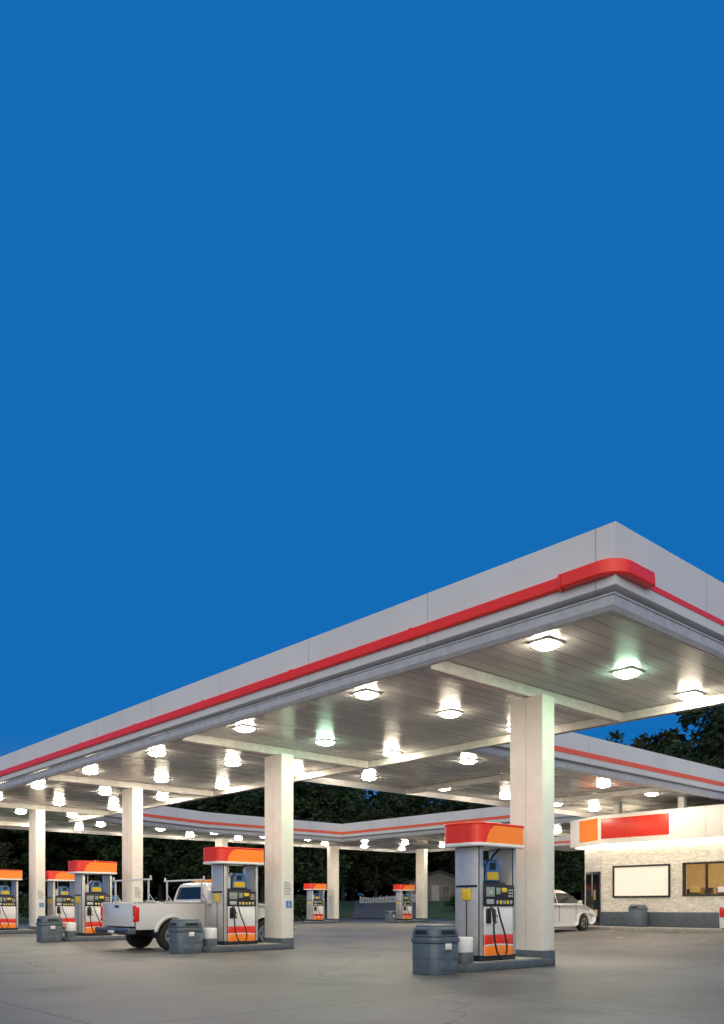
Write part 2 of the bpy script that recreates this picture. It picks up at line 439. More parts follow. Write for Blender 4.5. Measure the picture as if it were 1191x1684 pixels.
for p in ((12.61, colY[4]), (34.6, 41.0), (40.8, 39.0), (26.0, 40.8), (22.95, 16.9)):
    dup(CL, (p[0], p[1], gz(*p)))

# ------------------------------------------------------------------ islands / pumps / bins
def island(L=2.75, **kw):
    r = empty('pump_island', **kw)
    pts = []
    w = .43
    for t in range(13): 
        a = math.pi/2+t*math.pi/12; pts.append((.43+w*math.cos(a), w*math.sin(a)))
    for t in range(13):
        a = -math.pi/2+t*math.pi/12; pts.append((L-.2+.2*math.cos(a), w*math.sin(a)))
    mb = MB(); mb.prism(pts, 'z', 0, .14, M_bluegrey, .02); mb.obj('kerb', r)
    ip = [(.43+(x-.43)*.86 if x < 1 else x-.06, y_*.86) for x, y_ in pts]
    mb = MB(); mb.prism(ip, 'z', .141, .155, M_kerb); mb.obj('top', r)
    return r

def header_pts(x0, x1, y0, y1, r, n=6):
    pts = []
    for cx, cy, a0 in ((x0+r, y0+r, math.pi), (x1-r, y0+r, 1.5*math.pi), (x1-r, y1-r, 0), (x0+r, y1-r, .5*math.pi)):
        for t in range(n+1):
            a = a0+t*math.pi/2/n; pts.append((cx+r*math.cos(a), cy+r*math.sin(a)))
    return pts

def pump(**kw):
    r = empty('fuel_pump', **kw)
    b0 = .157
    mb = MB(); mb.box(0, .98, 0, .55, b0, .24, M_dark, .01)
    mb.box(.03, .95, .03, .52, .24, 1.46, M_steel, .01)
    mb.box(-.02, .10, .0, .55, .24, 2.12, M_steel, .015)
    mb.box(.90, 1.0, .0, .55, .24, 2.12, M_steel, .015)
    mb.box(-.026, -.018, .04, .51, 1.42, 1.46, M_dark); mb.box(-.026, -.018, .265, .285, .3, 1.42, M_dark)
    mb.obj('cabinet', r)
    mb = MB()
    P = header_pts(-.24, 1.16, -.16, .71, .2)
    mb.prism(P, 'z', 2.12, 2.175, M_white, .008)
    mb.obj('header_trim', r)
    mb = MB()
    mb.prism(header_pts(-.23, 1.15, -.15, .70, .19), 'z', 2.178, 2.478, M_orange, 0)
    i_red = mb.mi(M_redp)
    mb.bm.faces.ensure_lookup_table()
    for f in mb.bm.faces:
        c = f.calc_center_median()
        if c.x < .05 and abs(f.normal.z) < .5: f.material_index = i_red
    for yy, s_ in ((-.153, -1), (.703, 1)):
        mb.prism([(-.04, 2.18), (-.01, 2.18), (.03, 2.30), (.10, 2.40), (.22, 2.475), (-.04, 2.475)], 'y', yy, yy+.004*(-s_), M_redp)
    mb.obj('header_sign', r)
    mb = MB(); mb.prism(header_pts(-.24, 1.16, -.16, .71, .2), 'z', 2.48, 2.52, M_redp, .015); mb.obj('header_cap', r)
    for side in (0, 1):
        mb = MB()
        def fb(x0, x1, z0, z1, m, d=.012, bev=.003):
            if side == 0: mb.box(x0, x1, .03-d-.03, .03, z0, z1, m, bev)
            else: mb.box(.98-x1, .98-x0, .52, .55+d, z0, z1, m, bev)
        fb(.11, .89, .61, 1.09, M_white)
        fb(.11, .89, .245, .42, M_orange); fb(.11, .89, .425, .605, M_redp)
        def sw(pts, m, d):
            if side == 0: mb.prism(pts, 'y', -d, -d+.003, m)
            else: mb.prism([(.98-x, z) for x, z in pts], 'y', .55+d-.003, .55+d, m)
        sw([(.11, .41), (.11, .435), (.4, .45), (.7, .44), (.89, .42), (.89, .40), (.7, .415), (.4, .425)], M_white, .0165)
        mb.obj('door_panel', r)
        mb = MB()
        fb(.09, .91, 1.10, 1.47, M_dark, .03, .01)
        fb(.13, .36, 1.26, 1.43, M_screen, .034); fb(.40, .52, 1.30, 1.42, M_screen, .034); fb(.55, .70, 1.34, 1.42, M_yellow, .034)
        for k in range(5): fb(.40+.095*k, .465+.095*k, 1.13, 1.20, M_yellow if k % 2 else M_steel, .036)
        for a in range(3):
            for c in range(3): fb(.74+.045*a, .77+.045*a, 1.26+.05*c, 1.29+.05*c, M_paper, .036)
        fb(.14, .34, 1.13, 1.22, M_steel, .034)
        mb.obj('control_panel', r)
        mb = MB(); s_ = -1 if side == 0 else 1; yb = -.05 if side == 0 else .60; xo = (lambda x: x) if side == 0 else (lambda x: .98-x)
        x = xo(.20)
        mb.box(x-.055, x+.055, min(yb, yb-s_*.05), max(yb, yb-s_*.05), .80, 1.06, M_dark, .015)
        mb.tube([(x, yb+s_*.03, 1.08), (x, yb+s_*.09, 1.02), (x, yb+s_*.10, .92), (x+s_*-.02, yb+s_*.09, .80)], [.03, .038, .034, .022], M_dark)
        mb.tube([(x+.02, yb+s_*.08, .98), (x+.05, yb+s_*.13, .93), (x+.05, yb+s_*.12, .82), (x, yb+s_*.09, .80)], .010, M_dark)
        mb.obj('nozzle', r)
        mb = MB()
        pts = []
        ctrl = [(.20, .80), (.22, .55), (.29, .32), (.40, .20), (.50, .22), (.56, .38), (.50, .62), (.38, .88), (.30, 1.12)]
        for k in range(len(ctrl)-1):
            for t in range(4):
                p0 = ctrl[max(k-1, 0)]; p1 = ctrl[k]; p2 = ctrl[k+1]; p3 = ctrl[min(k+2, len(ctrl)-1)]; u = t/4
                def cr(a, b, c, d): return .5*((2*b)+(-a+c)*u+(2*a-5*b+4*c-d)*u*u+(-a+3*b-3*c+d)*u**3)
                pts.append((xo(cr(p0[0], p1[0], p2[0], p3[0])), yb+s_*.09, cr(p0[1], p1[1], p2[1], p3[1])))
        mb.tube(pts, .016, M_rubber); mb.obj('hose', r)
    mb = MB(); mb.box(.14, .86, .12, .43, 1.46, 1.52, M_dark, .01)
    mb.prism([(.30, 1.52), (.78, 1.52), (.74, 1.80), (.66, 1.92), (.44, 1.92), (.34, 1.80)], 'y', .16, .40, M_blue, .02)
    mb.box(.14, .28, .14, .38, 1.52, 1.80, M_paper, .01); mb.box(.38, .70, .152, .16, 1.56, 1.70, M_yellow, .002)
    mb.box(.46, .62, .152, .16, 1.74, 1.86, M_dark)
    mb.tube([(.60, .28, 1.9), (.64, .2, 2.02), (.72, .14, 2.12)], .02, M_dark); mb.tube([(.30, .28, 1.5), (.30, .28, 2.12)], .02, M_steel)
    mb.obj('topper', r)
    mb = MB(); mb.box(-.06, -.027, .17, .36, 1.20, 1.40, M_yellow, .008); mb.obj('paper_towel_box', r)
    return r

def bin_(**kw):
    r = empty('service_bin', **kw)
    w = .33; d = .29
    o = .09
    a = [(-w+o, -d), (w-o, -d), (w, -d+o), (w, d-o), (w-o, d), (-w+o, d), (-w, d-o), (-w, -d+o)]
    sc = lambda k: [(x*k, y_*k) for x, y_ in a]
    mb = MB(); mb.prism(sc(.98), 'z', 0, .50, M_bin, .02, top=sc(1.0))
    mb.prism(sc(1.015), 'z', .26, .275, M_bin, .004)
    for sx in (-.12, .12): mb.box(sx-.09, sx+.09, -d-.006, -d+.01, .06, .20, M_bin, .01)
    mb.obj('body', r)
    mb = MB(); mb.prism(sc(1.05), 'z', .502, .60, M_bin, .025); mb.prism(sc(1.03), 'z', .60, .77, M_bin, .04, top=sc(.92)); mb.prism(sc(.88), 'z', .765, .80, M_bin, .015, top=sc(.80)); mb.obj('hood', r)
    mb = MB(); mb.prism([(-.17, .645), (.17, .645), (.15, .715), (-.15, .715)], 'y', -d-.006, -.2, M_dark, .004)
    mb.prism([(-.14, .645), (.14, .645), (.12, .715), (-.12, .715)], 'x', -w-.006, -.2, M_dark, .004)
    mb.obj('opening', r)
    mb = MB(); mb.box(-.09, .05, -d-.03, -d-.005, .40, .50, M_paper, .005); mb.obj('label_plate', r)
    return r

def bucket(**kw):
    r = empty('island_bollard', **kw)
    mb = MB(); mb.cyl((0, 0, 0), .175, .30, M_bluegrey, bev=.01, seg=32); mb.obj('base', r)
    mb = MB(); mb.cyl((0, 0, .301), .17, .26, M_white, bev=.02, seg=32); mb.obj('cap', r)
    return r

gI, gP, gB, gK = 'pump islands on the forecourt', 'fuel pumps on the islands', 'service bins at the islands', 'bollards at the islands'
ISL = island(loc=(10.35, 9.44, 0), label='bluegrey painted concrete pump island with rounded end', category='pump island', group=gI)
PMP = pump(loc=(10.97, 9.17, 0), label='red and orange fuel pump with steel ends', category='fuel pump', group=gP)
BIN = bin_(loc=(9.98, 9.28, 0), label='bluegrey plastic waste and windshield service bin', category='trash bin', group=gB)
BUC = bucket(loc=(10.62, 9.24, .02), label='short white and bluegrey cylinder at island end', category='bollard', group=gK)
for k in (1, 2, 3):
    dy = colY[k]-colY[0]
    dup(ISL, (10.35, 9.44+dy, 0)); dup(PMP, (10.97, 9.17+dy, 0)); dup(BIN, (9.98, 9.28+dy, 0)); dup(BUC, (10.62, 9.24+dy, .02))
dup(PMP, (13.35, 9.17+colY[3]-colY[0], 0)); dup(ISL, (13.1, 9.44+colY[3]-colY[0], 0))
dup(ISL, (32.3, 41.25, 0)); dup(PMP, (32.75, 40.98, 0)); dup(ISL, (38.3, 39.3, 0)); dup(PMP, (38.75, 39.03, 0)); dup(BIN, (38.0, 39.3, 0))
text_mesh('14', .10, M_paper, 'number_marking', PMP, (.245, -.0375, 1.30), (R(90), 0, 0))

# ------------------------------------------------------------------ vehicles
def wheel(parent, x, y, rr, w, side):
    g = empty('wheel', (x, y, rr), parent=parent)
    mb = MB(); mb.cyl((0, -w/2, 0), rr, w, M_rubber, 'y', 36, bev=.03); mb.obj('tyre', g)
    mb = MB(); yy = -w/2-.006 if side < 0 else w/2-.004
    mb.cyl((0, yy, 0), rr*.62, .010, M_rim, 'y', 30)
    for k in range(5):
        a = k*2*math.pi/5; 
        c, s_ = math.cos(a), math.sin(a); u = rr*.56; t = .035
        mb.prism([(c*.05-s_*t, s_*.05+c*t), (c*u-s_*t*.8, s_*u+c*t*.8), (c*u+s_*t*.8, s_*u-c*t*.8), (c*.05+s_*t, s_*.05-c*t)], 'y', yy-.014 if side < 0 else yy+.010, yy if side < 0 else yy+.024, M_chrome)
    for k in range(5):
        a = (k+.5)*2*math.pi/5
        mb.cyl((math.cos(a)*rr*.4, yy-.004 if side < 0 else yy+.010, math.sin(a)*rr*.4), rr*.11, .005, M_dark, 'y', 12)
    mb.cyl((0, yy-.018 if side < 0 else yy+.01, 0), .05, .02, M_chrome, 'y', 16)
    mb.obj('rim', g)

def arch(cx, r, z0, n=10):
    a0 = math.asin(max(-1, min(1, (z0-.36)/r)))
    return [(cx+r*math.cos(math.pi-a0-(math.pi-2*a0)*t/n), .36+r*math.sin(math.pi-a0-(math.pi-2*a0)*t/n)) for t in range(n+1)]

def bulged(mb, prof, y0, ys, m, xc=None, zc=None):
    secs = []
    for y_, ins, zi in ys:
        secs.append([(x+(ins if x < xc else -ins)*min(1, abs(x-xc)/1.2), y0+y_, z-(zi if z > zc else 0)*min(1, max(0, (z-zc)/.3))) for x, z in prof])
    mb.loft(secs, m)

def pickup(**kw):
    r = empty('pickup_truck', **kw); W = 1.9; LB = 1.95
    xr, xf = 1.02, 3.80
    mb = MB()
    side = [(0.05, .52)]+arch(xr, .44, .52)+[(LB, .50), (LB, 1.17), (.05, 1.17)]
    mb.prism(side, 'y', 0.02, .10, M_carwhite, .02, 3); mb.prism(side, 'y', W-.10, W-.02, M_carwhite, .02, 3)
    for ya, yb in ((-.03, .05), (W-.05, W+.03)):
        outer = arch(xr, .53, .46, 14); inner = arch(xr, .445, .46, 14)
        mb.prism(outer+inner[::-1], 'y', ya, yb, M_carwhite, .025, 3)
    mb.box(.12, LB-.05, .101, W-.101, .62, .68, M_dark); mb.box(LB-.07, LB, .101, W-.101, .6, 1.17, M_carwhite)
    mb.box(.04, LB+.01, .01, .11, 1.165, 1.20, M_dark, .012); mb.box(.04, LB+.01, W-.11, W-.01, 1.165, 1.20, M_dark, .012)
    mb.box(.2, 4.2, .5, W-.5, .38, .6, M_dark); mb.box(.55, 1.5, .1, .3, .4, .95, M_dark); mb.box(.55, 1.5, W-.3, W-.1, .4, .95, M_dark)
    mb.cyl((xr, .1, .36), .08, W-.2, M_dark, 'y', 12)
    mb.obj('bed', r)
    mb = MB(); mb.box(0, .05, .11, W-.11, .60, 1.18, M_carwhite, .02); mb.box(-.008, 0.004, .28, W-.28, .70, 1.04, M_carwhite, .006)
    mb.box(-.018, -.006, W/2-.12, W/2+.12, 1.06, 1.12, M_dark, .004); mb.obj('tailgate', r)
    mb = MB()
    low = [(LB+.03, .48), (2.5, .42), (3.25, .42), (3.33, .48)]+arch(xf, .44, .48)+[(4.60, .48), (4.72, .58), (4.75, .80), (4.72, .98), (4.58, 1.09), (4.2, 1.14), (3.7, 1.17), (3.4, 1.2), (LB+.03, 1.2)]
    bulged(mb, low, 0, [(0.06, .05, .10), (0.0, .01, .05), (.0, 0, .02), (.10, 0, 0), (W-.10, 0, 0), (W, 0, .02), (W, .01, .05), (W-.06, .05, .10)], M_carwhite, 3.2, .9)
    mb.obj('body', r)
    mb = MB()
    def ring(x0, x1, y0, y1, z, rad): return [(x, y_, z) for x, y_ in header_pts(x0, x1, y0, y1, rad, 5)]
    mb.loft([ring(1.99, 3.62, .05, W-.05, 1.15, .12), ring(2.00, 3.50, .07, W-.07, 1.25, .12), ring(2.06, 3.15, .14, W-.14, 1.52, .13), ring(2.12, 2.96, .20, W-.20, 1.67, .15), ring(2.20, 2.86, .28, W-.28, 1.715, .16), ring(2.35, 2.7, .45, W-.45, 1.73, .12)], M_carwhite)
    mb.obj('cab', r)
    def win(nm, pts):
        mb = MB(); mb.quad(pts, M_glass); mb.obj(nm, r, smooth=False)
    for s_ in (0, 1):
        def f(z):
            k = .07+(z-1.25)/.27*.07-.008 if z < 1.52 else .14+(z-1.52)*.4-.008
            return k if s_ == 0 else W-k
        for q in ([(2.72, 1.27), (3.34, 1.27), (3.05, 1.50), (2.72, 1.50)], [(2.72, 1.505), (3.04, 1.505), (2.9, 1.64), (2.72, 1.64)],
                  [(2.16, 1.27), (2.64, 1.27), (2.64, 1.50), (2.20, 1.50)], [(2.20, 1.505), (2.64, 1.505), (2.64, 1.64), (2.30, 1.64)]):
            win('side_window', [(x, f(z), z) for x, z in q])
    rx = lambda z: 2.0+.06*(z-1.25)/.27-.010
    win('rear_window', [(rx(1.28), .3, 1.28), (rx(1.28), W-.3, 1.28), (rx(1.60), W-.36, 1.60), (rx(1.60), .36, 1.60)])
    fx = lambda z: 3.5-.35*(z-1.25)/.27+.012
    win('windshield', [(fx(1.27), .22, 1.27), (fx(1.27), W-.22, 1.27), (fx(1.5), W-.28, 1.5), (fx(1.5), .28, 1.5)])
    mb = MB(); mb.box(-.16, .03, .0, W, .42, .56, M_bluegrey, .03, 3); mb.box(-.17, -.10, .06, W-.06, .515, .57, M_chrome, .01); mb.box(-.166, -.15, .15, W-.15, .44, .50, M_dark, .004); mb.box(-.168, -.14, W/2-.18, W/2+.18, .44, .51, M_paper, .004); mb.obj('rear_bumper', r)
    mb = MB(); mb.box(4.66, 4.84, .04, W-.04, .40, .58, M_chrome, .04, 3); mb.obj('front_bumper', r)
    for yy in (.015, W-.11):
        mb = MB(); mb.prism([(yy-.005, .72), (yy+.10, .72), (yy+.10, 1.12), (yy-.005, 1.08)], 'x', -.012, .12, M_tail, .02); mb.box(-.018, .0, yy+.02, yy+.08, .78, .86, M_headl, .004); mb.obj('tail_light', r)
    for yy in (.08, W-.38):
        mb = MB(); mb.box(4.64, 4.76, yy, yy+.3, .75, .93, M_headl, .03); mb.obj('head_light', r)
    mb = MB(); mb.box(4.66, 4.77, .5, W-.5, .65, .95, M_dark, .02); mb.obj('grille', r)
    for yy in (-.2, W+.02):
        mb = MB(); mb.box(3.25, 3.35, yy, yy+.18, 1.20, 1.42, M_dark, .03); mb.obj('mirror', r)
    mb = MB(); mb.box(2.30, 2.42, -.02, 0, .98, 1.01, M_chrome, .004); mb.obj('door_handle', r)
    mb = MB(); mb.box(2.66, 2.668, -.004, .0, .5, 1.15, M_dark); mb.box(3.24, 3.248, -.004, .0, .5, 1.15, M_dark); mb.box(2.03, 3.3, -.005, .0, .62, .68, M_gutter, .002); mb.obj('door_seam', r)
    for xx, z in ((.38, 1.73), (1.86, 1.75)):
        mb = MB()
        for yy in (.06, W-.06):
            mb.box(xx-.02, xx+.02, yy-.02, yy+.02, 1.20, z, M_gutter, .006)
            mb.box(xx-.05, xx+.16, yy-.02, yy+.02, 1.201, 1.24, M_gutter, .005)
            mb.tube([(xx, yy, 1.42), (xx+.14, yy, 1.23)], .012, M_gutter)
        mb.box(xx-.02, xx+.02, -.08, W+.08, z, z+.04, M_white, .006)
        for yy in (-.06, W+.03): mb.box(xx-.02, xx+.02, yy, yy+.03, z+.04, z+.11, M_white, .006)
        mb.obj('ladder_rack', r)
    mb = MB(); mb.box(2.38, 2.62, .5, W-.5, 1.732, 1.80, M_amber, .03); mb.obj('roof_beacon', r)
    for xx in (xr, xf):
        wheel(r, xx, .13, .36, .24, -1); wheel(r, xx, W-.13, .36, .24, 1)
    return r
pickup(loc=(9.3, 18.40, 0), label='white pickup truck with ladder rack beside a fuel pump', category='pickup truck')

def hatch(paint, **kw):
    r = empty('parked_car', **kw); W = 1.75; xr, xf = .75, 3.4
    low = [(.06, .3), (.3, .24)]+[(x, z-.04) for x, z in arch(xr, .37, .32)]+[(1.3, .2), (2.9, .2)]+[(x, z-.04) for x, z in arch(xf, .37, .32)]+[(3.95, .24), (4.16, .34), (4.22, .52), (4.18, .68), (4.0, .82), (3.7, .93), (3.35, 1.0), (1.5, 1.02), (.1, 1.02), (.02, .8)]
    mb = MB()
    bulged(mb, low, 0, [(.10, .12, .14), (.03, .05, .07), (0, .02, .03), (.05, 0, .0), (W/2, -.05, -.01), (W-.05, 0, 0), (W, .02, .03), (W-.03, .05, .07), (W-.10, .12, .14)], paint, 2.1, .7)
    mb.obj('body', r)
    def ring(x0, x1, y0, y1, z, rad): return [(x, y_, z) for x, y_ in header_pts(x0, x1, y0, y1, rad, 5)]
    mb = MB(); mb.loft([ring(.10, 3.75, .06, W-.06, .93, .2), ring(.14, 3.52, .08, W-.08, 1.03, .2), ring(.26, 3.02, .16, W-.16, 1.28, .18), ring(.36, 2.65, .22, W-.22, 1.45, .2), ring(.60, 2.35, .32, W-.32, 1.54, .2), ring(1.0, 1.9, .6, W-.6, 1.565, .15)], paint)
    mb.obj('roof', r)
    for s_ in (0, 1):
        def f(z):
            k = .08+(z-1.03)/.25*.08-.008 if z < 1.28 else .16+(z-1.28)/.17*.06-.008
            return k if s_ == 0 else W-k
        for q in ([(1.80, 1.05), (3.3, 1.05), (2.90, 1.275), (1.80, 1.275)], [(1.80, 1.283), (2.88, 1.283), (2.56, 1.43), (1.80, 1.43)],
                  [(.9, 1.05), (1.74, 1.05), (1.74, 1.275), (.9, 1.275)], [(.9, 1.283), (1.74, 1.283), (1.74, 1.43), (.95, 1.43)],
                  [(.45, 1.08), (.86, 1.06), (.86, 1.275), (.52, 1.275)]):
            mb = MB(); mb.quad([(x, f(z), z) for x, z in q], M_glass); mb.obj('side_window', r, smooth=False)
    fx = lambda z: 3.52-.50*(z-1.03)/.25+.012
    mb = MB(); mb.quad([(fx(1.04), .3, 1.04), (fx(1.04), W-.3, 1.04), (fx(1.27), W-.34, 1.27), (fx(1.27), .34, 1.27)], M_glass); mb.quad([(3.01, .36, 1.29), (3.01, W-.36, 1.29), (2.70, W-.4, 1.435), (2.70, .4, 1.435)], M_glass); mb.obj('windshield', r, smooth=False)
    mb = MB(); mb.quad([(.125, .3, 1.05), (.125, W-.3, 1.05), (.245, W-.36, 1.27), (.245, .36, 1.27)], M_glass); mb.obj('rear_window', r, smooth=False)
    for yy in (.02, W-.30):
        mb = MB(); mb.prism([(3.80, .66), (4.17, .54), (4.15, .70), (3.95, .82), (3.80, .84)], 'y', yy, yy+.28, M_headl, .02)
        mb.obj('head_light', r)
        mb = MB(); mb.box(-.005, .10, yy, yy+.28, .62, .92, M_tail, .03); mb.obj('tail_light', r)
    mb = MB(); mb.box(4.10, 4.235, .35, W-.35, .34, .48, M_dark, .02); mb.obj('grille', r)
    for yy in (-.14, W):
        mb = MB(); mb.box(2.92, 3.06, yy, yy+.14, 1.02, 1.15, paint, .03); mb.obj('mirror', r)
    mb = MB()
    for xx in (1.77, 2.85): mb.box(xx, xx+.006, -.003, .01, .35, 1.0, M_dark)
    mb.obj('door_seam', r)
    for xx in (xr, xf): wheel(r, xx, .11, .31, .2, -1); wheel(r, xx, W-.11, .31, .2, 1)
    return r
HC = hatch(M_carwhite, loc=(23.95, 17.75, .155), label='white compact hatchback parked facing the store', category='car', group='cars parked at the store')
dup(HC, (24.3, 9.46, .15), label='white compact hatchback parked at the store kerb')

# ------------------------------------------------------------------ store
st = empty('store', (29.6, 18.4, .17), label='cream stone convenience store with lit white sign band', category='store building')
SO = (-29.6, -18.4, -.17)
XF = 29.6; Yc = 18.4; zb = .17
def sob(mb, name, **kw): return mb.obj(name, parent=st, loc=SO, **kw)
mb = MB()
mb.box(XF, XF+.3, 15.0, Yc, .87, 3.5, M_stone)
mb.box(XF, XF+.3, 11.6, 14.998, .87, 1.46, M_stone); mb.box(XF, XF+.3, 11.6, 14.998, 2.72, 3.5, M_stone)
mb.box(XF, XF+.3, 2.0, 11.598, .87, 3.5, M_stone)
mb.prism([(XF+.002, Yc+.002), (30.45, 19.75), (30.75, 19.6), (XF+.3, Yc+.002)], 'z', .87, 3.5, M_stone)
mb.prism([(30.45, 19.752), (40, 19.752), (40, 19.5), (30.75, 19.602)], 'z', .3, 3.5, M_stone)
sob(mb, 'wall')
mb = MB(); mb.box(XF-.04, XF+.3, 2.0, Yc, zb, .87, M_bluegrey, .01); mb.prism([(XF-.03, Yc+.003), (30.42, 19.78), (30.75, 19.6), (XF+.3, Yc+.003)], 'z', zb, .868, M_bluegrey); sob(mb, 'plinth')
bandp = [(XF-.45, 2.0), (XF-.45, Yc-.15), (30.2, 20.3), (40.3, 20.3), (40.3, 2.0)]
mb = MB(); mb.prism(bandp[::-1], 'z', 3.56, 4.70, M_signband, .02)
for yy in (16.9, 15.4, 13.9, 12.4, 10.9, 9.4): mb.box(XF-.456, XF-.448, yy, yy+.015, 3.6, 4.68, M_gutter)
sob(mb, 'sign_band')
mb = MB(); mb.prism([(XF-.30, 2.1), (XF-.30, Yc-.13), (30.34, 20.12), (40, 20.12), (40, 2.1)][::-1], 'z', 3.525, 3.558, M_glow); sob(mb, 'light_strip')
mb = MB(); mb.box(XF-.472, XF-.457, 15.3, 18.15, 3.76, 4.55, M_redp, .004); sob(mb, 'sign_panel')
a_ = Vector((XF-.45, Yc-.15)); b_ = Vector((30.2, 20.3)); u_ = (b_-a_).normalized(); n_ = Vector((-u_.y, u_.x))
def cp(s_, o): v = a_+u_*s_+n_*o; return (v.x, v.y)
mb = MB(); mb.prism([cp(.1, .002), cp(1.5, .002), cp(1.5, .014), cp(.1, .014)], 'z', 3.72, 4.6, M_orange); sob(mb, 'sign_panel')
mb = MB(); mb.quad([(XF, 2.1, 4.72), (40, 2.1, 4.72), (40, 19, 4.72), (XF, 19, 4.72)], M_roof); sob(mb, 'roof')
mb = MB(); mb.box(XF-.03, XF-.004, 15.55, 17.82, 1.50, 2.62, M_lit); sob(mb, 'poster_window')
def frame(y0, y1, z0, z1, t, x0, x1, nm, mull=()):
    mb = MB()
    mb.box(x0, x1, y0-t, y1+t, z1, z1+t, M_dark, .004); mb.box(x0, x1, y0-t, y1+t, z0-t, z0, M_dark, .004)
    mb.box(x0, x1, y0-t, y0, z0, z1, M_dark); mb.box(x0, x1, y1, y1+t, z0, z1, M_dark)
    for m_ in mull: mb.box(x0+.01, x1-.01, m_-.025, m_+.025, z0, z1, M_dark)
    sob(mb, nm)
frame(15.55, 17.82, 1.50, 2.62, .07, XF-.06, XF-.002, 'window_frame')
frame(11.68, 14.92, 1.54, 2.64, .07, XF-.05, XF+.1, 'window_frame', (14.1, 13.3, 12.5))
mb = MB(); mb.box(XF+3.0, XF+3.05, 9.5, 17, .3, 3.4, M_interior); mb.box(XF+.31, XF+3, 9.5, 9.55, .3, 3.4, M_interior); mb.box(XF+.31, XF+3, 16.95, 17, .3, 3.4, M_interior)
mb.box(XF+.31, XF+3, 9.56, 16.94, 3.3, 3.35, M_interior); mb.box(XF+.31, XF+3, 9.56, 16.94, .3, .35, M_interior)
sob(mb, 'interior_wall')
mb = MB(); mb.box(XF+1.2, XF+1.4, 10.2, 16, 2.98, 3.04, M_glow); sob(mb, 'interior_lamp')
mb = MB(); 
for sh in range(3):
    mb.box(XF+1.4, XF+1.8, 9.9, 16.5, .95+.30*sh, .97+.30*sh, M_steel)
    yy = 9.95
    while yy < 16.3:
        w = random.uniform(.06, .18); mb.box(XF+1.42, XF+1.7, yy, yy+w*.9, .972+.30*sh, .972+.30*sh+random.uniform(.12, .24), random.choice(M_wares)); yy += w
sob(mb, 'display_shelf')
mb = MB(); mb.box(XF+.04, XF+.05, 11.7, 13.27, 2.36, 2.62, M_redp); mb.box(XF+.04, XF+.05, 14.35, 14.75, 1.60, 1.85, M_wares[0]); mb.box(XF+.04, XF+.05, 13.4, 13.7, 1.60, 1.80, M_paper); sob(mb, 'window_poster')
d0 = Vector((XF, Yc)); d1 = Vector((30.45, 19.75)); dv = (d1-d0).normalized(); dn = Vector((-dv.y, dv.x))
def dp(s_, o): v = d0+dv*s_+dn*o; return (v.x, v.y)
mb = MB(); mb.prism([dp(.12, .035), dp(1.42, .035), dp(1.42, .0), dp(.12, .0)], 'z', .33, 2.5, M_dark, .004)
sob(mb, 'door_frame')
mb = MB(); mb.prism([dp(.2, .05), dp(1.34, .05), dp(1.34, .036), dp(.2, .036)], 'z', .45, 2.4, M_glass); 
mb.prism([dp(.45, .056), dp(.65, .056), dp(.65, .051), dp(.45, .051)], 'z', 1.35, 1.75, M_wares[0])
mb.prism([dp(.3, .056), dp(1.2, .056), dp(1.2, .051), dp(.3, .051)], 'z', .7, .95, M_interior)
mb.prism([dp(.76, .06), dp(.80, .06), dp(.80, .051), dp(.76, .051)], 'z', .45, 2.4, M_gutter)
sob(mb, 'door')
mb = MB(); mb.tube([dp(.7, .09)+(1.0,), dp(.7, .09)+(1.5,)], .015, M_chrome); sob(mb, 'door_handle')
for yy in (17.7, 15.0):
    mb = MB(); mb.box(XF+.1, XF+.35, yy, yy+.25, 4.71, 5.18, M_white, .01); sob(mb, 'roof_post')
mb = MB(); mb.box(31.0, 34.5, 20.4, 23.3, 3.75, 4.15, M_fascia, .01); mb.box(30.985, 34.4, 20.5, 23.2, 3.86, 3.95, M_orange_stripe); sob(mb, 'side_awning')
mb = MB(); mb.prism([(28.5, 2), (28.5, 18.6), (29.7, 21.0), (42, 21.0), (42, 2)][::-1], 'z', .1, .30, M_kerb, .02); mb.obj('pavement_walkway', kind='structure')
r_ = empty('waste_bin', (29.12, 16.55, .302), label='dark grey square waste bin beside store wall', category='trash bin')
mb = MB(); mb.box(-.25, .25, -.27, .27, 0, .68, M_bin, .03); mb.box(-.262, -.24, -.2, .2, .1, .5, M_bin, .01); mb.obj('body', r_)
mb = MB(); mb.prism([(-.28, -.3), (.28, -.3), (.28, .3), (-.28, .3)], 'z', .682, .86, M_bin, .04, top=[(-.2, -.22), (.2, -.22), (.2, .22), (-.2, .22)]); mb.box(-.275, -.22, -.14, .14, .72, .80, M_dark, .01); mb.obj('lid', r_)
mb = MB()
for yy in (17.0, 14.2, 11.5, 8.8, 6.1):
    mb.quad([(23.8, yy, gz(23.8, yy)+.006), (28.3, yy, gz(28.3, yy)+.006), (28.3, yy+.1, gz(28.3, yy)+.006), (23.8, yy+.1, gz(23.8, yy)+.006)], M_yellow)
mb.obj('parking_line_marking', kind='structure')

